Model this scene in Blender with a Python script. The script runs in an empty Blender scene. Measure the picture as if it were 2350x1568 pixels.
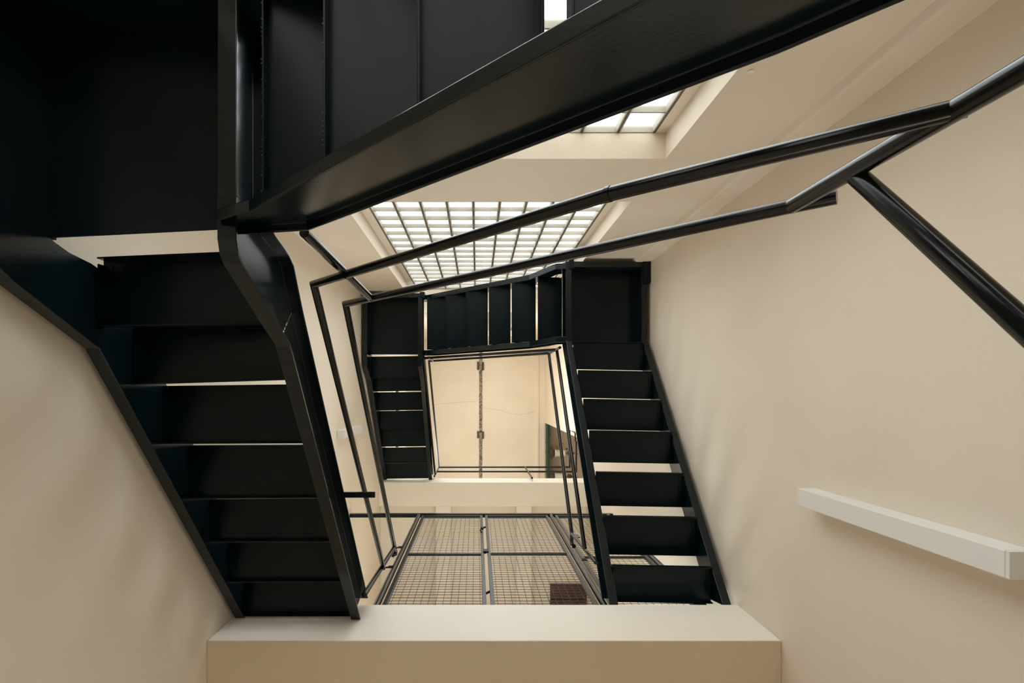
import bpy, bmesh, math, random
from mathutils import Vector
random.seed(7)
S = bpy.context.scene
COL = S.collection
ZO = 1.52                       # camera height above the ground floor
F = 1176.0                      # focal length in pixels of the 2350 px frame

# ------------------------------------------------------------------ camera
cd = bpy.data.cameras.new('camera')
cam = bpy.data.objects.new('camera', cd); COL.objects.link(cam)
cd.sensor_width = 36.0; cd.lens = 36.0 * F / 2350.0
cd.shift_x = (1175 - 1095) / 2350.0
cd.shift_y = (900 - 784) / 2350.0
cd.clip_start = 0.02; cd.clip_end = 200
cam.location = (0, 0, ZO); cam.rotation_euler = (math.pi, 0, 0)
S.camera = cam

# ------------------------------------------------------------------ sky and light
W = bpy.data.worlds.new('sky'); S.world = W; W.use_nodes = True
nt = W.node_tree; nt.nodes.clear()
tc = nt.nodes.new('ShaderNodeTexCoord'); sx = nt.nodes.new('ShaderNodeSeparateXYZ')
rp = nt.nodes.new('ShaderNodeValToRGB'); bg = nt.nodes.new('ShaderNodeBackground'); ow = nt.nodes.new('ShaderNodeOutputWorld')
nt.links.new(tc.outputs['Generated'], sx.inputs[0])
mp = nt.nodes.new('ShaderNodeMapRange'); mp.inputs[1].default_value = -1; mp.inputs[2].default_value = 1
nt.links.new(sx.outputs['Z'], mp.inputs[0]); nt.links.new(mp.outputs[0], rp.inputs[0])
e = rp.color_ramp.elements
e[0].position = 0.0; e[0].color = (.36, .31, .245, 1)
e[1].position = 1.0; e[1].color = (.90, .97, 1.0, 1)
a = e.new(.48); a.color = (.36, .31, .245, 1)
a = e.new(.54); a.color = (.98, .99, 1.0, 1)
nt.links.new(rp.outputs[0], bg.inputs[0]); nt.links.new(bg.outputs[0], ow.inputs[0])
bg.inputs[1].default_value = 11.0
S.view_settings.view_transform = 'Standard'; S.view_settings.look = 'None'
S.view_settings.gamma = 1; S.view_settings.use_curve_mapping = False
S.view_settings.exposure = 0.0

def portal(z0, z1):
    l = bpy.data.lights.new('window_portal', 'AREA'); l.shape = 'RECTANGLE'
    l.size = 1.85; l.size_y = z1 - z0
    l.cycles.is_portal = True
    o = bpy.data.objects.new('window_portal', l); COL.objects.link(o)
    o.location = (.063, -1.46, (z0 + z1) / 2 + ZO); o.rotation_euler = (math.radians(-90), 0, 0)
    o.rotation_euler = (math.radians(90), 0, 0)
for z in ((-.62, 2.8), (3.6, 7.05), (8.3, 11.7)): portal(*z)
FILL_OPENINGS = [(-.50, .45), (4.55, 6.0), (8.8, 10.7)]      # glazed openings added in the unseen back wall to let in fill light
for z0, z1 in FILL_OPENINGS:
    portal(z0, z1); o = bpy.data.objects['window_portal' if False else COL.objects[-1].name]
    o.data.size = 2.2; o.location.x = .1; o.location.y = 3.88; o.rotation_euler = (math.radians(-90), 0, 0)

l_ = bpy.data.lights.new('window_portal', 'AREA'); l_.shape = 'RECTANGLE'; l_.size = 1.45; l_.size_y = 2.25; l_.cycles.is_portal = True  # portal of the added left wall window
o_ = bpy.data.objects.new('window_portal', l_); COL.objects.link(o_); o_.location = (-1.70, .85, 9.75 + ZO); o_.rotation_euler = (0, math.radians(-90), 0)

# ------------------------------------------------------------------ materials
def mat(name, col, rough=.6, bump=0, bscale=40, var=0, vscale=3, metallic=0, col2=None, spec=.5, coat=0, detail=6, lo=.35, hi=.65):
    m = bpy.data.materials.new(name); m.use_nodes = True
    n = m.node_tree; b = n.nodes['Principled BSDF']
    b.inputs['Base Color'].default_value = (*col, 1); b.inputs['Roughness'].default_value = rough
    b.inputs['Metallic'].default_value = metallic; b.inputs['Specular IOR Level'].default_value = spec
    b.inputs['Coat Weight'].default_value = coat; b.inputs['Coat Roughness'].default_value = .15
    t = n.nodes.new('ShaderNodeTexCoord')
    if col2:
        k = n.nodes.new('ShaderNodeTexNoise'); k.inputs['Scale'].default_value = vscale; k.inputs['Detail'].default_value = detail
        r = n.nodes.new('ShaderNodeValToRGB')
        r.color_ramp.elements[0].position = lo; r.color_ramp.elements[1].position = hi
        r.color_ramp.elements[0].color = (*col, 1); r.color_ramp.elements[1].color = (*col2, 1)
        n.links.new(t.outputs['Object'], k.inputs['Vector']); n.links.new(k.outputs['Fac'], r.inputs[0])
        n.links.new(r.outputs[0], b.inputs['Base Color'])
    if bump:
        k = n.nodes.new('ShaderNodeTexNoise'); k.inputs['Scale'].default_value = bscale; k.inputs['Detail'].default_value = 4
        u = n.nodes.new('ShaderNodeBump'); u.inputs['Strength'].default_value = bump; u.inputs['Distance'].default_value = .01
        n.links.new(t.outputs['Object'], k.inputs['Vector']); n.links.new(k.outputs['Fac'], u.inputs['Height'])
        n.links.new(u.outputs[0], b.inputs['Normal'])
    return m

PLASTER = mat('cream_plaster', (.82, .725, .60), .75, .12, 30, col2=(.85, .76, .635), vscale=1.6)
SOFFIT = mat('tan_soffit_plaster', (.66, .56, .43), .75, .12, 30, col2=(.70, .60, .47), vscale=2)
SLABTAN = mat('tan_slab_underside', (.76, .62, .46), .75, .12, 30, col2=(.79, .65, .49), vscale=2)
WHITE = mat('white_painted_concrete', (.90, .84, .755), .6, .10, 25, col2=(.92, .865, .78), vscale=3)
CEIL = mat('cream_ceiling_paint', (.83, .74, .62), .8, .08, 20, col2=(.87, .79, .67), vscale=1.2)
FLOOR = mat('brown_floor_tile', (.12, .08, .05), .5, .05, 20, col2=(.15, .10, .065), vscale=4)
STEEL = mat('black_painted_steel', (.0022, .0085, .0120), .25, .025, 120, col2=(.0040, .0105, .0140), vscale=6, spec=.20)
STEEL_GLOSS = mat('black_gloss_steel', (.0022, .0085, .0120), .20, .02, 120, col2=(.0040, .0105, .0140), vscale=6, spec=.42)
TUBE = mat('satin_black_tube', (.0075, .0085, .0085), .19, .012, 60, spec=.42)
WIRE = mat('dark_wire', (.045, .035, .027), .5, spec=.4)
FRAME = mat('dark_grey_frame_steel', (.012, .020, .024), .30, .04, 120)
WELD = mat('bright_weld', (.22, .21, .19), .25, metallic=.6)
ROUGHC = mat('rough_grey_concrete', (.36, .31, .24), .9, .8, 30, col2=(.10, .075, .05), vscale=18, detail=10, lo=.45, hi=.62)
STAINC = mat('stained_bare_concrete', (.50, .40, .31), .9, .3, 20, col2=(.06, .045, .035), vscale=7, detail=12, lo=.60, hi=.66)
MORTAR = mat('brown_mortar_joint', (.12, .085, .05), .85, .3, 80, col2=(.17, .125, .08), vscale=8)
GREEN = mat('dark_green_paint', (.006, .06, .03), .4)
RUST = mat('brown_rusty_metal', (.10, .055, .035), .6, .3, 40, col2=(.05, .03, .02), vscale=14)
WOOD = mat('dark_brown_wood', (.085, .034, .022), .5, .3, 30, col2=(.05, .02, .014), vscale=9)
PORC = mat('white_porcelain', (.80, .78, .72), .3)
RED = mat('red_cable', (.5, .02, .015), .4)
FIX = mat('white_luminaire_acrylic', (.88, .87, .84), .35, spec=.4)

def glass_mats():
    def base(name):
        m = bpy.data.materials.new(name); m.use_nodes = True; n = m.node_tree; n.nodes.clear()
        return m, n, n.nodes.new('ShaderNodeOutputMaterial')
    # ribbed outer pane: lets the sky through, softened by horizontal and faint vertical flutes
    m, n, o = base('ribbed_block_glass')
    t = n.nodes.new('ShaderNodeTexCoord'); s = n.nodes.new('ShaderNodeSeparateXYZ'); n.links.new(t.outputs['Object'], s.inputs[0])
    def wave(axis, freq, lo):
        mu = n.nodes.new('ShaderNodeMath'); mu.operation = 'MULTIPLY'; mu.inputs[1].default_value = freq
        si = n.nodes.new('ShaderNodeMath'); si.operation = 'SINE'
        mr = n.nodes.new('ShaderNodeMapRange'); mr.inputs[1].default_value = -1; mr.inputs[2].default_value = .3
        mr.inputs[3].default_value = lo; mr.inputs[4].default_value = 1
        n.links.new(s.outputs[axis], mu.inputs[0]); n.links.new(mu.outputs[0], si.inputs[0]); n.links.new(si.outputs[0], mr.inputs[0])
        return mr
    a, b = wave('Z', 2 * math.pi / .0155, .62), wave('X', 2 * math.pi / .0155, .88)
    mm = n.nodes.new('ShaderNodeMath'); mm.operation = 'MULTIPLY'; n.links.new(a.outputs[0], mm.inputs[0]); n.links.new(b.outputs[0], mm.inputs[1])
    cm = n.nodes.new('ShaderNodeMix'); cm.data_type = 'RGBA'
    cm.inputs[6].default_value = (.07, .085, .10, 1); cm.inputs[7].default_value = (.53, .565, .59, 1)
    n.links.new(mm.outputs[0], cm.inputs[0])
    tr = n.nodes.new('ShaderNodeBsdfTransparent'); tl = n.nodes.new('ShaderNodeBsdfTranslucent'); tl.inputs[0].default_value = (.80, .82, .83, 1)
    n.links.new(cm.outputs[2], tr.inputs[0])
    mx = n.nodes.new('ShaderNodeMixShader'); mx.inputs[0].default_value = .35
    n.links.new(tr.outputs[0], mx.inputs[1]); n.links.new(tl.outputs[0], mx.inputs[2])
    n.links.new(mx.outputs[0], o.inputs[0])
    # clear inner pane
    m2, n, o = base('clear_block_glass')
    tr = n.nodes.new('ShaderNodeBsdfTransparent'); tr.inputs[0].default_value = (.94, .95, .95, 1)
    gl = n.nodes.new('ShaderNodeBsdfGlossy'); gl.inputs['Roughness'].default_value = .08
    fr = n.nodes.new('ShaderNodeFresnel'); fr.inputs[0].default_value = 1.25
    mx = n.nodes.new('ShaderNodeMixShader'); n.links.new(fr.outputs[0], mx.inputs[0])
    n.links.new(tr.outputs[0], mx.inputs[1]); n.links.new(gl.outputs[0], mx.inputs[2]); n.links.new(mx.outputs[0], o.inputs[0])
    # milky rim
    m3, n, o = base('milky_block_rim')
    d = n.nodes.new('ShaderNodeBsdfDiffuse'); d.inputs[0].default_value = (.50, .48, .42, 1)
    tl = n.nodes.new('ShaderNodeBsdfTranslucent'); tl.inputs[0].default_value = (.55, .53, .47, 1)
    mx = n.nodes.new('ShaderNodeMixShader'); mx.inputs[0].default_value = .35
    n.links.new(d.outputs[0], mx.inputs[1]); n.links.new(tl.outputs[0], mx.inputs[2]); n.links.new(mx.outputs[0], o.inputs[0])
    return m, m2, m3
RIBBED, CLEAR, RIM = glass_mats()
PANE = bpy.data.materials.new('window_pane_glass'); PANE.use_nodes = True; n_ = PANE.node_tree; n_.nodes.clear()
o_ = n_.nodes.new('ShaderNodeOutputMaterial'); t_ = n_.nodes.new('ShaderNodeBsdfTransparent'); t_.inputs[0].default_value = (.9, .92, .91, 1)
g_ = n_.nodes.new('ShaderNodeBsdfGlossy'); g_.inputs['Roughness'].default_value = .03; x_ = n_.nodes.new('ShaderNodeMixShader'); x_.inputs[0].default_value = .06
n_.links.new(t_.outputs[0], x_.inputs[1]); n_.links.new(g_.outputs[0], x_.inputs[2]); n_.links.new(x_.outputs[0], o_.inputs[0])

# ------------------------------------------------------------------ mesh helpers (z is given relative to the camera, ZO is added)
class MB:
    def __init__(s): s.v = []; s.f = []; s.m = []
    def add(s, vs, fs, mi=0):
        k = len(s.v); s.v += [tuple(p) for p in vs]; s.f += [tuple(i + k for i in f) for f in fs]; s.m += [mi] * len(fs)
    def bead(s, x, y, z, r):
        s.add([(x + r, y, z), (x, y + r, z), (x - r, y, z), (x, y - r, z), (x, y, z + r), (x, y, z - r)],
              [(0, 1, 4), (1, 2, 4), (2, 3, 4), (3, 0, 4), (1, 0, 5), (2, 1, 5), (3, 2, 5), (0, 3, 5)])
    def box(s, x0, x1, y0, y1, z0, z1, mi=0):
        s.prism([(x0, y0), (x1, y0), (x1, y1), (x0, y1)], z0, z1, mi)
    def prism(s, q, z0, z1, mi=0):
        n = len(q); vs = [(x, y, z0) for x, y in q] + [(x, y, z1) for x, y in q]
        fs = [tuple(reversed(range(n))), tuple(range(n, 2 * n))] + [(i, (i + 1) % n, n + (i + 1) % n, n + i) for i in range(n)]
        s.add(vs, fs, mi)
    def sweep(s, rings):
        n = len(rings[0]); vs = [p for r in rings for p in r]; fs = [tuple(range(n)), tuple(reversed(range((len(rings) - 1) * n, len(rings) * n)))]
        for j in range(len(rings) - 1):
            for i in range(n): fs.append((j * n + i, (j + 1) * n + i, (j + 1) * n + (i + 1) % n, j * n + (i + 1) % n))
        s.add(vs, fs)
    def tube(s, path, r, n=16, hollow=False):
        P = [Vector(p) for p in path]; rings = []
        up = None
        for i, p in enumerate(P):
            if i == 0: d = (P[1] - p).normalized(); sc = 1; bis = d
            elif i == len(P) - 1: d = (p - P[i - 1]).normalized(); sc = 1; bis = d
            else:
                d0 = (p - P[i - 1]).normalized(); d = (P[i + 1] - p).normalized(); bis = (d0 + d).normalized(); sc = 1
            if up is None:
                up = Vector((0, 0, 1)) if abs(bis.z) < .9 else Vector((1, 0, 0))
            u = (up - bis * up.dot(bis)).normalized(); w = bis.cross(u)
            if 0 < i < len(P) - 1:
                # mitre: project the circle of the incoming direction on the bisecting plane
                ring = []
                uu = (up - d0 * up.dot(d0)).normalized(); ww = d0.cross(uu)
                for k in range(n):
                    a = 2 * math.pi * k / n; q = p + (uu * math.cos(a) + ww * math.sin(a)) * r
                    t = (p - q).dot(bis) / max(d0.dot(bis), .3); ring.append(tuple(q + d0 * t))
                rings.append(ring)
            else:
                rings.append([tuple(p + (u * math.cos(2 * math.pi * k / n) + w * math.sin(2 * math.pi * k / n)) * r) for k in range(n)])
        s.sweep(rings)

def finish(name, mb, mats, parent=None, smooth=False, bevel=0, props=None, loc=None):
    me = bpy.data.meshes.new(name)
    off = Vector((0, 0, ZO))
    me.from_pydata([tuple(Vector(p) + off) for p in mb.v], [], mb.f)
    for m in (mats if isinstance(mats, (list, tuple)) else [mats]): me.materials.append(m)
    for p, mi in zip(me.polygons, mb.m): p.material_index = mi
    bm = bmesh.new(); bm.from_mesh(me); bmesh.ops.recalc_face_normals(bm, faces=bm.faces); bm.to_mesh(me); bm.free()
    if smooth:
        me.shade_smooth() if hasattr(me, 'shade_smooth') else None
        me.set_sharp_from_angle(angle=math.radians(40))
    o = bpy.data.objects.new(name, me); COL.objects.link(o)
    if bevel:
        b = o.modifiers.new('bevel', 'BEVEL'); b.width = bevel; b.segments = 2; b.limit_method = 'ANGLE'; b.angle_limit = math.radians(50)
    if parent is not None:
        o.parent = parent; o.location = -parent_world(parent)
    for k, v in (props or {}).items(): o[k] = v
    return o
def parent_world(p):
    v = Vector(p.location)
    while p.parent: p = p.parent; v = v + Vector(p.location)
    return v
def root(name, label, cat, loc, group=None):
    o = bpy.data.objects.new(name, None); COL.objects.link(o); o.empty_display_size = .1
    o.location = (loc[0], loc[1], loc[2] + ZO); o['label'] = label; o['category'] = cat
    if group: o['group'] = group
    return o
def single(name, mb, m, label, cat, group=None, **k):
    o = finish(name, mb, m, **k); o['label'] = label; o['category'] = cat
    if group: o['group'] = group
    return o
def struct(name, mb, m, label=None, parent=None, **k):
    o = finish(name, mb, m, parent, **k)
    if parent is None: o['kind'] = 'structure'
    if label: o['label'] = label
    return o

# ------------------------------------------------------------------ the shell
XL, XR, YW, YS, YB = -1.465, 1.65, -1.275, 1.347, 3.6
YG = -1.418                                     # plane of the glass blocks
GX0, GX1 = -.826, .968                          # glass, nine columns
OX0, OX1 = -.905, 1.03
PX = (GX1 - GX0) / 9
ZF, ZC = -1.52, 12.5
m = MB(); m.box(XL - .25, XR + .25, YW - .4, YB + .3, ZF - .2, ZF); struct('floor', m, FLOOR, 'brown tiled ground floor at the foot of the stairwell')
m = MB(); m.box(XL - .25, XL, YW - .4, YB + .3, ZF, 9.0); m.box(XL - .25, XL, YW - .4, -.3, 9.0, ZC + .2); m.box(XL - .25, XL, 2.0, YB + .3, 9.0, ZC + .2)
m.box(XL - .25, XL, -.3, 2.0, 10.5, ZC + .2); struct('wall_left', m, PLASTER, 'cream plaster wall on the left')
m = MB(); m.box(XR, XR + .25, YW - .4, YB + .3, ZF, 8.0); m.box(XR, XR + .25, YW - .4, .75, 8.0, ZC + .2)
struct('wall_right', m, PLASTER, 'cream plaster wall on the right')
m = MB(); m.box(XL - .25, -1.0, YB, YB + .3, ZF, ZC + .2); m.box(1.2, XR + .25, YB, YB + .3, ZF, ZC + .2)
zz = ZF
for z0, z1 in FILL_OPENINGS: m.box(-1.0, 1.2, YB, YB + .3, zz, z0); zz = z1
m.box(-1.0, 1.2, YB, YB + .3, zz, ZC + .2); struct('wall_back', m, PLASTER)
for i, (z0, z1) in enumerate(FILL_OPENINGS):
    m = MB(); yy = YB + .2
    for x in (-1.0, .08, 1.16): m.box(x, x + .04, yy, yy + .05, z0, z1)
    for z in (z0, z1 - .04): m.box(-.96, 1.16, yy, yy + .05, z, z + .04)
    w = struct('window_%d' % (i + 4), m, FRAME)  # unseen window, added to bring daylight in from behind
    m = MB(); m.v = [(p[0], p[1], p[2]) for p in ((-.96, yy + .02, z0 + .04), (-.96, yy + .02, z1 - .04), (1.16, yy + .02, z1 - .04), (1.16, yy + .02, z0 + .04))]; m.f = [(0, 1, 2, 3)]; m.m = [0]
    finish('pane', m, PANE, w)
OPEN = [(-.65, 2.80), (3.43, 7.03), (8.2, 11.72)]
m = MB()
m.box(XL, OX0, -1.45, YW, ZF, ZC + .2); m.box(OX1, XR, -1.45, YW, ZF, ZC + .2)
zz = ZF
for z0, z1 in OPEN: m.box(OX0, OX1, -1.45, YW, zz, z0); zz = z1
m.box(OX0, OX1, -1.45, YW, zz, ZC + .2)
struct('wall_front', m, PLASTER, 'cream wall with the tall glass block windows')
m = MB(); m.prism([(1.49, YW), (1.505, YW + .028), (1.52, YW + .036), (XR, YW + .036), (XR, YW)], ZF, ZC)
struct('trim_1', m, PLASTER, 'shallow plaster pilaster in the corner beside the windows')

m = MB()  # unseen window added high in the left wall to brighten the top
for y in (-.3, .83, 1.96): m.box(XL - .20, XL - .15, y, y + .04, 9.0, 10.5)
for z in (9.0, 10.46): m.box(XL - .20, XL - .15, -.26, 1.96, z, z + .04)
w = struct('window_7', m, FRAME)
m = MB(); m.v = [(XL - .18, -.26, 9.04), (XL - .18, 1.96, 9.04), (XL - .18, 1.96, 10.46), (XL - .18, -.26, 10.46)]; m.f = [(0, 1, 2, 3)]; m.m = [0]
finish('pane', m, PANE, w)
m = MB(); m.tube([(1.085, YW - .002, 2.034), (1.085, YW + .004, 2.034)], .013, 14)
finish('wall_plug', m, WHITE, bpy.data.objects['wall_front'], True)

# landing slabs of the two upper floors
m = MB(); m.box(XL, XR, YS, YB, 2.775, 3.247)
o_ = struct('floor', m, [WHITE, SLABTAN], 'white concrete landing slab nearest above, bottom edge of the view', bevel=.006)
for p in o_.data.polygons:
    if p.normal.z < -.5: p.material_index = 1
m = MB(); m.box(XL, XR, YS, 1.70, 7.616, 8.0); m.box(XL, XR, 1.70, YB, 7.76, 8.0)
m.box(-.615, -.389, 1.70, YB, 7.616, 7.76); m.box(.583, .81, 1.70, YB, 7.616, 7.76)
struct('floor', m, WHITE, 'upper white concrete landing slab with ribs beneath', bevel=.004)

# top ceiling: two cream bays, a coved strip on the right, a rough concrete seam between them
m = MB(); m.box(XL, .05, YW, YB, ZC, ZC + .2); m.box(.125, 1.455, YW, YB, ZC, ZC + .2); m.box(.05, .125, YW, YB, ZC + .05, ZC + .2)
m.prism([(1.455, YW), (1.50, YW), (1.50, YB), (1.455, YB)], ZC - .05, ZC + .2)
m.box(1.50, XR, YW, YB, ZC - .03, ZC + .2)
ce = struct('ceiling', m, CEIL, 'cream top ceiling in two bays')
m = MB()
y = YW
while y < YB:
    d = random.uniform(.05, .16); w0 = random.uniform(-.008, .008); w1 = random.uniform(-.008, .008)
    m.prism([(.052 + w0, y), (.122 + w1, y), (.122 + w0, min(y + d, YB)), (.052 + w1, min(y + d, YB))], ZC - random.uniform(.003, .018), ZC + .05); y += d
finish('concrete_seam', m, ROUGHC, ce)
for yy, hh in ((-.64, .20), (1.04, .17)):
    m = MB(); m.box(.0, .045, yy - hh / 2, yy + hh / 2, ZC - .03, ZC + .01); m.box(.125, .165, yy - hh / 2 + .01, yy + hh / 2 + .01, ZC - .03, ZC + .01)
    finish('seam_bracket', m, RUST, ce)
m = MB()                                             # hairline crack across the bays
pts = [(-1.2, .32), (-.7, .27), (-.3, .24), (-.02, .23)], [(.17, .38), (.55, .44), (.85, .53), (1.02, .55), (1.2, .52), (1.42, .47)]
for seg in pts:
    for (xa, ya), (xb, yb) in zip(seg, seg[1:]): m.prism([(xa, ya), (xb, yb), (xb, yb + .008), (xa, ya + .006)], ZC - .0015, ZC + .002)
finish('hairline_crack', m, mat('crack_shade', (.55, .47, .37), .9), ce)

# side room behind the opening high in the right wall
m = MB(); m.box(XR + .0, 4.2, .75, YB, ZC - .02, ZC + .18)
struct('ceiling', m, STAINC, 'bare stained concrete ceiling of the side room')
m = MB(); m.box(4.2, 4.4, .5, YB + .3, 8.0, ZC + .2); m.box(XR + .25, 4.2, .5, .75, 8.0, ZC + .2); m.box(XR + .25, 4.2, YB, YB + .3, 8.0, ZC + .2)
struct('wall_side_room', m, PLASTER)
m = MB(); m.box(XR + .25, 4.4, .5, YB + .3, 7.8, 8.0); struct('floor', m, FLOOR, 'floor of the side room at the top')
m = MB(); m.box(1.678, 1.735, .78, YB, 12.22, 12.30); m.box(1.70, 1.713, .78, YB, 12.30, 12.43); m.box(1.678, 1.735, .78, YB, 12.43, 12.47)
single('steel_beam', m, GREEN, 'dark green steel beam under the stained concrete ceiling of the side room', 'beam')
for yy, lab in ((1.46, 'the one wholly in view'), (2.02, 'half hidden by the upper landing edge')):
    r = root('lamp_holder', 'white porcelain fitting on green beam, ' + lab, 'lamp holder', (1.74, yy, 12.25), 'porcelain fittings on the green beam')
    m = MB(); m.tube([(1.735, yy, 12.25), (1.765, yy, 12.25), (1.80, yy, 12.25)], .13, 20); m.tube([(1.80, yy, 12.25), (1.85, yy, 12.25)], .085, 20); finish('back_disc', m, RUST, r, True)
    m = MB()
    for i in range(5): m.tube([(1.85 + i * .05, yy, 12.25), (1.885 + i * .05, yy, 12.25)], .085 - .004 * i, 18); m.tube([(1.885 + i * .05, yy, 12.25), (1.90 + i * .05, yy, 12.25)], .07, 18)
    finish('porcelain_body', m, PORC, r, True)
    m = MB(); m.tube([(2.10, yy, 12.25), (2.17, yy, 12.25)], .012, 8); m.tube([(2.17, yy, 12.25), (2.24, yy, 12.25)], .055, 14); m.tube([(2.24, yy, 12.25), (2.32, yy, 12.25)], .03, 12); finish('black_knob', m, RUST, r, True)
    m = MB(); m.tube([(2.32, yy, 12.25), (2.36, yy + .01, 12.22), (2.41, yy + .02, 12.2)], .01, 8); finish('red_cable', m, RED, r, True)

# ------------------------------------------------------------------ glass block windows
def block_mesh():
    w, d, r = PX / 2 - .006, .034, .007
    me = bpy.data.meshes.new('glass_block'); h = .197 / 2
    v = []; f = []; mi = []
    def q(a, b, c, dd, k): i = len(v); v.extend([a, b, c, dd]); f.append((i, i + 1, i + 2, i + 3)); mi.append(k)
    yb = -d
    def ring(x, z, y): return [(-x, y, -z), (x, y, -z), (x, y, z), (-x, y, z)]
    A, B, C2, D = ring(w, h, 0), ring(w - r, h - r * .6, 0), ring(w - r, h - r * .6, yb), ring(w, h, yb)
    for i in range(4):
        j = (i + 1) % 4
        q(A[i], A[j], B[j], B[i], 2)            # milky rim face
        q(B[i], B[j], C2[j], C2[i], 2)          # inner return
        q(A[i], A[j], D[j], D[i], 2)            # outer side
    q(*reversed(B), 1)                                    # clear inner pane
    q(*reversed(C2), 0)                                   # ribbed outer pane
    me.from_pydata(v, [], f)
    for mm in (RIBBED, CLEAR, RIM): me.materials.append(mm)
    for p, k in zip(me.polygons, mi): p.material_index = k
    return me
BM = block_mesh()
LABW = ['lowest glass block window, mostly hidden by the near stair flight', 'tall glass block window in the middle storey', 'top glass block window hidden behind the upper stair flight']
for wi, (zb, (o0, o1)) in enumerate(zip((-.60, 3.62, 8.30), OPEN)):
    m = MB(); zt = zb + 17 * .2
    for c in range(10): m.box(GX0 + c * PX - .006, GX0 + c * PX + .006, YG - .035, YG + .002, zb, zt)
    for r_ in range(18): m.box(GX0, GX1, YG - .034, YG + .0005, zb + r_ * .2 - .0016, zb + r_ * .2 + .0016)
    w = struct('window_%d' % (wi + 1), m, MORTAR, LABW[wi])
    m = MB(); m.box(OX0, GX0 - .006, -1.449, YG, o0, o1); m.box(GX1 + .006, OX1, -1.449, YG, o0, o1)
    if zb - o0 > .005: m.box(GX0 - .006, GX1 + .006, -1.449, YG, o0, zb - .002)
    if o1 - zt > .005: m.box(GX0 - .006, GX1 + .006, -1.449, YG, zt + .002, o1)
    finish('plaster_margin', m, PLASTER, w)
    for r_ in range(17):
        for c in range(9):
            b = bpy.data.objects.new('glass_block', BM); COL.objects.link(b); b.parent = w
            b.location = (GX0 + (c + .5) * PX, YG, zb + (r_ + .5) * .2 + ZO)

# ------------------------------------------------------------------ steel stair pieces
def channel(name, axis, bot, top, w, tip, parent, t=.008, material=STEEL_GLOSS, label=None):
    """C-section: web at coordinate w, flanges out to tip. bot/top are lists of (a, z) along the run; axis is the run direction."""
    s = 1 if tip > w else -1; rings = []
    for (ab, zb), (at, zt) in zip(bot, top):
        d = Vector((at - ab, zt - zb)); d.normalize(); d *= t * 1.2
        B, T = Vector((ab, zb)), Vector((at, zt))
        prof = [(w, B), (tip, B), (tip, B + d), (w + s * t, B + d), (w + s * t, T - d), (tip, T - d), (tip, T), (w, T)]
        rings.append([(c, p.x, p.y) if axis == 'y' else (p.x, c, p.y) for c, p in prof])
    m = MB(); m.sweep(rings)
    o = finish(name, m, material, parent, bevel=.003)
    if label: o['label'] = label
    return o

def lerp(a, b, t): return (a[0] + (b[0] - a[0]) * t, a[1] + (b[1] - a[1]) * t)
def tread(q, z, parent, lip=.034, brackets=True):
    """q: back-left, back-right, front-right, front-left corners; lips hang from the two long edges 0-1 and 2-3."""
    m = MB(); m.prism(q, z + lip, z + lip + .006)
    dep = math.dist(q[0], q[3])
    k = .006 / dep
    m.prism([q[0], q[1], lerp(q[1], q[2], k), lerp(q[0], q[3], k)], z, z + lip)
    m.prism([lerp(q[0], q[3], 1 - k), lerp(q[1], q[2], 1 - k), q[2], q[3]], z, z + lip)
    tr = finish('tread', m, STEEL, parent, bevel=.0015)
    if brackets:
        L = math.dist(q[0], q[1])
        for e0, e1 in ((.003 / L, .036 / L), (1 - .036 / L, 1 - .003 / L)):
            m = MB(); a0, a1 = lerp(q[0], q[1], e0), lerp(q[0], q[1], e1); b0, b1 = lerp(q[3], q[2], e0), lerp(q[3], q[2], e1)
            i, j = .10, .90
            m.prism([lerp(a0, b0, i), lerp(a1, b1, i), lerp(a1, b1, j), lerp(a0, b0, j)], z + lip - .006, z + lip - .0005)
            c0, c1 = (a0, lerp(a0, a1, .15)) if e0 < .5 else (lerp(a0, a1, .85), a1)
            d0, d1 = (b0, lerp(b0, b1, .15)) if e0 < .5 else (lerp(b0, b1, .85), b1)
            m.prism([lerp(c0, d0, i), lerp(c1, d1, i), lerp(c1, d1, j), lerp(c0, d0, j)], z + lip - .034, z + lip - .006)
            finish('tread_bracket', m, STEEL, tr)
    return tr

def landing(label, x0, x1, y0, y1, z0, z1, open_side, yl=None, yr=None, trim=0):
    """y0 wall side, y1 well side; plate on top, four edge channels opening outwards."""
    r = root('stair_landing', label, 'stair landing', ((x0 + x1) / 2, (y0 + y1) / 2, z0))
    yl = y1 if yl is None else yl; yr = y1 if yr is None else yr
    fl = .055
    m = MB(); m.prism([(x0 + fl, y0 + fl), (x1 - fl, y0 + fl), (x1 - fl, yr), (x0 + fl, yl)], z1 - .012, z1 - .004)
    finish('landing_plate', m, STEEL, r)
    y1 -= trim
    channel('edge_beam', 'y', [(y0, z0), (y1, z0)], [(y0, z1), (y1, z1)], x0 + fl, x0, r)
    if trim: y1 = -.5602
    channel('edge_beam', 'y', [(y0, z0), (y1, z0)], [(y0, z1), (y1, z1)], x1 - fl, x1, r)
    channel('edge_beam', 'x', [(x0 + fl, z0), (x1 - fl, z0)], [(x0 + fl, z1), (x1 - fl, z1)], y0 + fl, y0, r)
    return r

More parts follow.
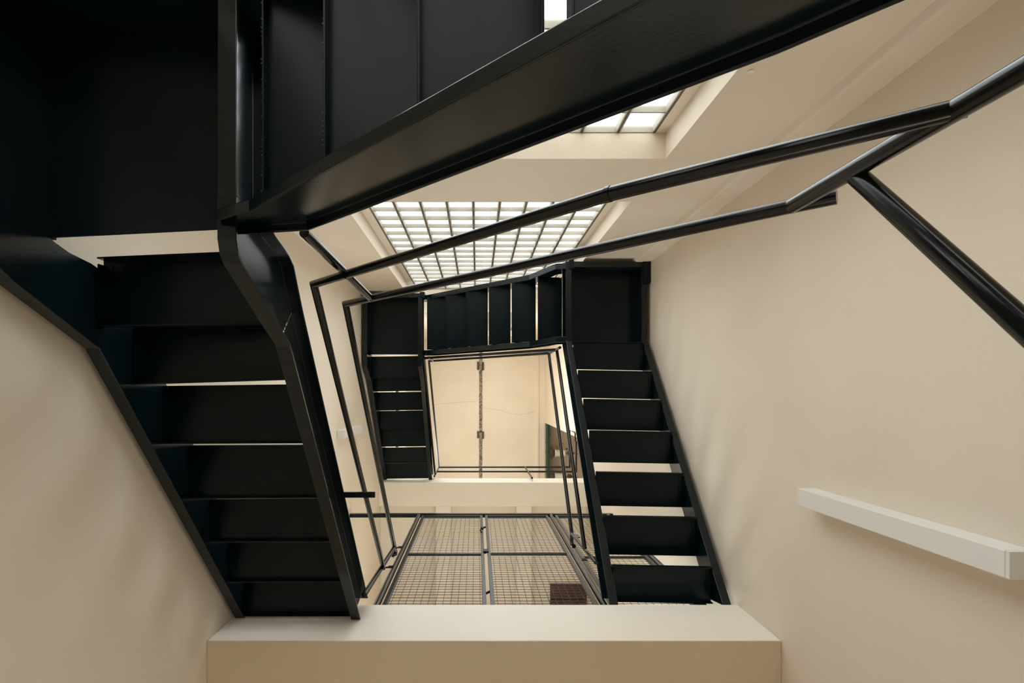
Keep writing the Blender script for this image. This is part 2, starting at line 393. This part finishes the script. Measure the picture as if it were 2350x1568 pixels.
# --- lower storey
LL1 = landing('large black steel landing filling the top left corner of the view', -1.44, -.69, -1.245, -.47, 1.47, 1.69, 0, -.507, -.539, trim=.03)
LR1 = landing('black steel landing at eye level at right, foot of the near flight under the windows', .845, 1.62, -1.245, -.47, -.05, .16, 0)
LL2 = landing('small black steel landing at upper left of the well, under the top storey flight', -1.44, -.69, -1.245, -.47, 6.45, 6.66, 0, -.487, -.487)
LR2 = landing('square black steel landing at upper right beside the pilaster', .845, 1.62, -1.245, -.48, 4.88, 5.09, 0, -.465, -.465)
for r, (x0, x1, y0, y1, z0, z1) in ((LR2, (1.575, 1.648, -1.262, -1.03, 4.862, 5.12)), (LR2, (.872, .92, -1.258, -1.17, 4.862, 5.02)), (LL2, (-.72, -.66, -1.258, -1.19, 6.43, 6.6)), (LL1, (-1.463, -1.40, -1.262, -1.03, 1.455, 1.73))):
    m = MB(); c = .014 if x1 - x0 > .065 else .003
    m.prism([(x0 + c, y0), (x1 - c, y0), (x1, y0 + c), (x1, y1 - c), (x1 - c, y1), (x0 + c, y1), (x0, y1 - c), (x0, y0 + c)], z0, z1); finish('wall_anchor', m, STEEL, r, bevel=.002)

# left near flight, rises from the top-left landing to the slab
FL1 = root('stair_flight', 'near black steel flight at left, rising from the large landing to the white slab', 'stair flight', (-1.06, .4, 1.5))
xa, xb = -1.385, -.745
for z, (al, ar), (bl, br) in ((1.865, (-.492, -.519), (-.238, -.25)), (2.062, (-.267, -.28), (-.03, -.05)), (2.259, (-.027, -.035), (.23, .227)),
                              (2.456, (.256, .253), (.513, .509)), (2.653, (.555, .55), (.778, .778)), (2.85, (.836, .836), (1.059, 1.059)), (3.047, (1.132, 1.132), (1.336, 1.336))):
    tread([(xa, bl), (xb, br), (xb, ar), (xa, al)], z, FL1)
bp = [(-.56, 1.468), (-.44, 1.468), (-.40, 1.48), (-.375, 1.505), (-.34, 1.57), (-.24, 1.755), (-.172, 1.89), (YS, 3.03)]
tp = [(-.56, 1.69), (-.535, 1.76), (-.515, 1.84), (-.50, 1.89), (-.475, 1.935), (-.41, 1.975), (-.32, 2.035), (1.30, 3.24)]
channel('stringer', 'y', bp, tp, -.745, -.69, FL1)
bo = [(-.502, 1.465), (-.47, 1.465), (-.43, 1.475), (-.36, 1.485), (-.33, 1.53), (-.24, 1.715), (-.16, 1.88), (YS, 3.05)]
to = [(-.502, 1.665), (-.498, 1.668), (-.4925, 1.68), (-.474, 1.742), (-.462, 1.84), (-.43, 1.96), (-.32, 2.07), (1.30, 3.29)]
channel('stringer', 'y', bo, to, -1.385, -1.44, FL1)
m = MB(); m.box(-.70, -.53, .520, .548, 2.655, 2.672); finish('bar_stub', m, STEEL, FL1)
m = MB()                                            # weld beads across the knee of each stringer
for i in range(26):
    t = i / 25 + random.uniform(-.01, .01); yy = -.172 + (-.32 + .172) * t; z = 1.89 + (2.035 - 1.89) * t
    s = random.uniform(.0025, .0045); m.bead(-.736, yy, z, s)
finish('weld_bead', m, WELD, FL1, props={'kind': 'stuff'})

# near flight under the windows
FW1 = root('stair_flight', 'big black steel flight crossing the top of the view below the windows', 'stair flight', (.05, -.85, .1))
for z, a, b in ((.304, .868, .623), (.531, .627, .371), (.759, .385, .139), (.987, .130, -.116), (1.214, -.130, -.366), (1.442, -.362, -.607)):
    tread([(a, -.515), (a, -1.175), (b, -1.175), (b, -.515)], z, FW1)
bw = [(-.74, 1.45), (-.66, 1.395), (-.609, 1.367), (.40, .455), (.55, .30), (.72, -.02), (.86, -.05)]
tw = [(-.74, 1.575), (-.637, 1.56), (-.503, 1.535), (.43, .735), (.60, .56), (.78, .19), (.90, .16)]
tw2 = [(-.74, 1.73), (-.60, 1.72), (-.44, 1.57), (.43, .80), (.60, .62), (.78, .25), (.90, .16)]
channel('stringer', 'x', bw, tw, -.515, -.483, FW1)
channel('stringer', 'x', bw, tw2, -1.175, -1.23, FW1)
m = MB()
for x, z in ((-.366, 1.214), (-.607, 1.442)):
    y = -1.12
    while y < -.56:
        s = random.uniform(.0016, .0032); m.bead(x, y, z, s); y += random.choice((.012, .02, .045))
finish('weld_bead', m, WELD, FW1, props={'kind': 'stuff'})

# ground flight below eye level on the right
FR1 = root('stair_flight', 'lowest black steel flight on the right, from the ground floor up beside the camera', 'stair flight', (1.23, .5, -1.5))
RY = [(.98, 1.26), (.885, 1.156), (.607, .862), (.313, .566), (.062, .323), (-.189, .058), (-.467, -.207)]
RY1 = [(1.153 - .27 * k, 1.405 - .27 * k) for k in range(7)]
for k, (a, b) in enumerate(RY1): tread([(.90, b), (1.565, b), (1.565, a), (.90, a)], -1.30 + .2 * k, FR1)
br = [(1.30, -1.515), (1.20, -1.40), (-.485, -.05)]; tr_ = [(1.30, -1.27), (1.20, -1.15), (-.485, .16)]
channel('stringer', 'y', br, tr_, .90, .845, FR1); channel('stringer', 'y', br, tr_, 1.565, 1.62, FR1)

# --- upper storey
FR2 = root('stair_flight', 'black steel flight on the right wall, rising from white slab to square landing', 'stair flight', (1.23, .5, 3.3))
for k, (dv0, dv1) in enumerate(((402, 500), (287, 375), (185, 263), (90, 163), (17, 88), (-49, 15), (-115, -51))):
    z = 3.396 + .23 * k; sk = .006
    a, b = dv0 * z / F, min(dv1 * z / F, 1.399)
    tread([(.90, b - sk), (1.565, b + sk), (1.565, a + sk), (.90, a - sk)], z, FR2)
br = [(1.36, 3.262), (-.485, 4.87)]; tr_ = [(1.40, 3.475), (-.485, 5.10)]
channel('stringer', 'y', br, tr_, .90, .845, FR2); channel('stringer', 'y', br, tr_, 1.565, 1.62, FR2)

FW2 = root('stair_flight', 'short black steel flight under the tall glass block window, between two landings', 'stair flight', (.05, -.85, 5.1))
for k, (u0, u1) in enumerate(((140, 195), (80, 134.5), (27, 76.5), (-26, 24.5), (-73, -20), (-115, -66))):
    z = 5.234 + .2276 * k; tread([(u1 * z / F, -.53), (u1 * z / F, -1.175), (u0 * z / F, -1.175), (u0 * z / F, -.53)], z, FW2)
b2 = [(-.72, 6.52), (-.636, 6.49), (.547, 5.366), (.69, 5.04), (.75, 4.90), (.86, 4.88)]
t2 = [(-.72, 6.70), (-.52, 6.66), (.57, 5.63), (.74, 5.30), (.80, 5.12), (.86, 5.09)]
channel('stringer', 'x', b2, t2, -.53, -.475, FW2)
channel('stringer', 'x', b2, t2, -1.175, -1.23, FW2)

FL2 = root('stair_flight', 'top black steel flight at left of the well, rising to the upper white slab', 'stair flight', (-1.06, .4, 6.5))
for k, (a, b) in enumerate(((-.467, -.186), (-.193, -.012), (.001, .2525), (.265, .545), (.545, .79), (.825, 1.057), (1.083, 1.318))):
    tread([(-1.385, b + .004), (-.745, b - .004), (-.745, a - .004), (-1.385, a + .004)], 6.70 + .185 * k, FL2)
b3 = [(-.47, 6.44), (-.32, 6.45), (-.15, 6.71), (YS, 7.86)]; t3 = [(-.56, 6.67), (-.42, 6.80), (-.28, 6.95), (1.30, 8.07)]
channel('stringer', 'y', b3, t3, -.745, -.69, FL2); channel('stringer', 'y', b3, t3, -1.385, -1.44, FL2)

# ------------------------------------------------------------------ railings
def rail(name, path, r, parent, n=20):
    m = MB(); m.tube(path, r, n); return finish(name, m, TUBE, parent, True)
RR = .0165
G1 = root('stair_railing', 'near black tube railing of the lower storey, two rails sweeping across the view', 'railing', (-.485, -.43, 1.35))
yi = -.43
rail('top_rail', [(.792, yi, 1.128), (.72, yi, 1.192), (-.642, yi, 2.50), (-.64, 1.195, 3.955), (-.638, 1.25, 4.00), (-.638, 1.262, 3.985), (-.640, 1.262, 3.95), (-.645, 1.25, 3.93)], RR, G1)
rail('mid_rail', [(.739, yi, .772), (.286, yi, 1.114), (-.652, yi, 2.045), (-.64, 1.205, 3.50)], .0158, G1)
rail('post', [(-.542, -.499, 1.605), (-.487, yi, 2.335)], .0158, G1)
rail('post', [(.733, yi, .10), (.727, yi, 1.185)], .0175, G1)
rail('post', [(-.668, 1.2, 3.03), (-.64, 1.2, 3.95)], .0165, G1)
rail('top_rail', [(.738, yi, 1.005), (.762, .0, .63), (.78, 1.12, -.34)], .0178, G1)
rail('mid_rail', [(.738, yi, .56), (.762, .0, .19), (.78, 1.12, -.78)], .016, G1)
rail('post', [(.78, 1.12, -1.50), (.78, 1.12, -.34)], .0165, G1)
for z in (3.51, 3.955):
    m = MB(); m.box(-.625, -.584, 1.196, 1.201, z - .02, z + .0); m.box(-.584, -.570, 1.196, 1.201, z - .02, z + .02); m.box(-.600, -.584, 1.196, 1.201, z + .012, z + .02); m.box(-.61, -.600, 1.196, 1.201, z, z + .02)
    finish('lug', m, STEEL, G1)
for (p, ax) in (((-.487, yi, 2.335), 0), ((.286, yi, 1.114), 0), ((-.483, yi, 1.87), 0), ((.735, yi, 1.01), 0)):
    m = MB(); m.tube([(p[0] - .004, p[1], p[2] + .0035), (p[0] + .004, p[1], p[2] - .0035)], .0172, 20); finish('weld_collar', m, TUBE, G1, True)

G2 = root('stair_railing', 'thin black tube railing round the upper well, seen small against the ceiling', 'railing', (.77, 1.15, 3.3))
r2 = .016
rail('top_rail', [(.77, 1.15, 4.17), (.795, yi, 5.68), (-.666, yi, 7.10), (-.66, 1.30, 8.85), (1.60, 1.30, 8.86), (1.60, .66, 8.86)], r2, G2, 14)
rail('mid_rail', [(.77, 1.12, 3.67), (.81, yi, 5.21), (-.672, yi, 6.50), (-.66, 1.30, 8.04)], r2, G2, 14)
rail('mid_rail', [(-.66, 1.30, 8.36), (1.615, 1.30, 8.36), (1.615, .80, 8.36)], r2, G2, 14)
rail('post', [(-.60, yi, 6.35), (-.60, yi, 7.05)], .014, G2, 12)
rail('post', [(.80, yi, 4.95), (.80, yi, 5.69)], .014, G2, 12)
rail('post', [(.80, 1.15, 3.45), (.77, 1.15, 4.17)], .014, G2, 12)
rail('post', [(.83, 1.30, 7.75), (.83, 1.30, 8.86)], .016, G2, 12)
rail('post', [(-.66, 1.30, 7.9), (-.66, 1.30, 8.86)], .014, G2, 12)
rail('post', [(1.60, .80, 8.36), (1.60, .68, 8.36), (1.60, .66, 8.40), (1.60, .66, 8.86)], .014, G2, 12)
m = MB(); m.tube([(.77, 1.15, 4.16), (.77, 1.22, 4.18), (.772, 1.245, 4.14), (.775, 1.235, 4.10)], .016, 12); finish('rail_hook', m, TUBE, G2, True)
m = MB(); m.box(.715, .755, 1.148, 1.154, 3.50, 3.54); finish('lug', m, STEEL, G2)
m = MB(); m.box(.765, .815, 1.148, 1.154, 4.05, 4.13); finish('lug', m, STEEL, G2)

# ------------------------------------------------------------------ wire mesh screen on the slab
ZS, ZT = 3.247, 5.88
ym = 1.42
CG = root('screen_frame', 'dark steel posts and top bar carrying the wire mesh screen on the white slab', 'frame', (.1, ym, ZS))
m = MB(); m.box(-1.463, 1.56, ym - .02, ym + .02, ZT - .005, ZT + .045); finish('top_bar', m, STEEL, CG)
for x in (-.668, .845, 1.50):
    m = MB(); m.tube([(x, ym, ZS), (x, ym, ZT)], .024, 18); finish('post', m, TUBE, CG, True)
def crimped(m, a, b, axis, ph, pitch, r, amp, samples):
    """wavy wire from a to b"""
    n = max(2, int(math.dist(a, b) / pitch * samples)); n_side = 3; rings = []
    for i in range(n + 1):
        t = i / n; p = Vector(a).lerp(Vector(b), t)
        w = math.sin(math.pi * math.dist(a, b) * t / pitch + ph)
        if axis == 'x': p.z += amp * w * .9; p.y += amp * w * .3
        else: p.x += amp * w * .25; p.y -= amp * w
        if axis == 'x': rings.append([(p.x, p.y + r * math.cos(q), p.z + r * math.sin(q)) for q in (0, 2.1, 4.2)])
        else: rings.append([(p.x + r * math.cos(q), p.y + r * math.sin(q), p.z) for q in (0, 2.1, 4.2)])
    m.sweep(rings)
def screen(name, label, cat, x0, x1, zmid, group, lug=None):
    r = root(name, label, cat, (x0, ym, ZS), group)
    z0, z1, b = ZS + .04, ZT - .03, .028
    def bar(*a, nm='frame_bar'): m = MB(); m.box(*a); finish(nm, m, FRAME, r, bevel=.002)
    bar(x0, x0 + b, ym - .016, ym + .016, z0, z1); bar(x1 - b, x1, ym - .016, ym + .016, z0, z1)
    bar(x0 + b, x1 - b, ym - .016, ym + .016, z0, z0 + b); bar(x0 + b, x1 - b, ym - .016, ym + .016, z1 - b, z1)
    bar(x0 + b, x1 - b, ym - .010, ym + .010, zmid - .011, zmid + .011, nm='cross_bar')
    m = MB(); p = .05; i = 0
    x = x0 + b + .02
    while x < x1 - b: crimped(m, (x, ym, z0 + b), (x + random.uniform(-.004, .004), ym, z1 - b), 'z', i * math.pi, p, .0020, .002, 2); x += p; i += 1
    z = z0 + b + .02; i = 0
    while z < z1 - b:
        crimped(m, (x0 + b, ym, z), (x1 - b, ym, z + random.uniform(-.005, .005)), 'x', i * math.pi, p / 2, .0023, .0042, 4); z += p; i += 1
    o = finish('wire_mesh', m, WIRE, r, True); o['kind'] = 'stuff'
    return r
D1 = screen('mesh_gate', 'left wire mesh gate leaf of the screen standing on the white slab', 'gate', -.628, .062, 4.477, 'wire mesh gate leaves')
D2 = screen('mesh_gate', 'middle wire mesh gate leaf, between the centre gap and the right hand post', 'gate', .090, .806, 4.49, 'wire mesh gate leaves')
screen('wire_screen', 'fixed wire mesh panel seen behind and between the right flight treads', 'panel', .885, 1.462, 4.40, None)
for z, nm in ((5.36, 'hinge'), (4.52, 'latch'), (3.62, 'bolt')):
    m = MB(); m.tube([(.060, ym - .004, z - .02), (.094, ym - .004, z + .02)], .009, 10)
    if nm == 'latch': m.box(.052, .100, ym - .026, ym - .014, z - .035, z + .035)
    finish(nm, m, STEEL, D1)
m = MB(); m.tube([(.062, ym - .03, 5.18), (.045, ym - .045, 5.18), (.035, ym - .03, 5.15), (.04, ym - .016, 5.12)], .008, 8); finish('pull_ring', m, STEEL, D1)

# dark brown boarded hatch on the corridor ceiling
H = root('ceiling_hatch', 'dark brown wooden hatch on the corridor ceiling, seen through the middle gate mesh', 'hatch', (1.37, 3.2, 7.70))
for i in range(3):
    m = MB(); m.box(1.105, 1.64, 2.90 + i * .225, 3.118 + i * .225, 7.70, 7.76); finish('board', m, WOOD, H, bevel=.004)

# ------------------------------------------------------------------ wall luminaires
def luminaire(label, x0, x1, y0, y1, z0, z1, wall):
    r = root('wall_light', label, 'wall light', (wall, (y0 + y1) / 2, z0), 'white box wall lights')
    c = .004
    m = MB(); m.box(x0, x1, y0, y1, z0 + .012, z1 - .012); finish('cover', m, FIX, r, bevel=.004)
    for a, b in ((z0, z0 + .012), (z1 - .012, z1)):
        m = MB(); m.box(x0 + .001, x1, y0 + .001, y1 - .001, a, b); finish('end_cap', m, FIX, r, bevel=.002)
luminaire('long white box light fixed upright on the right wall', 1.563, XR, .468, .553, 1.505, 2.505, XR)
luminaire('small distant white box light on the left wall behind the railing', XL, -1.385, .40, .485, 5.35, 6.2, XL)
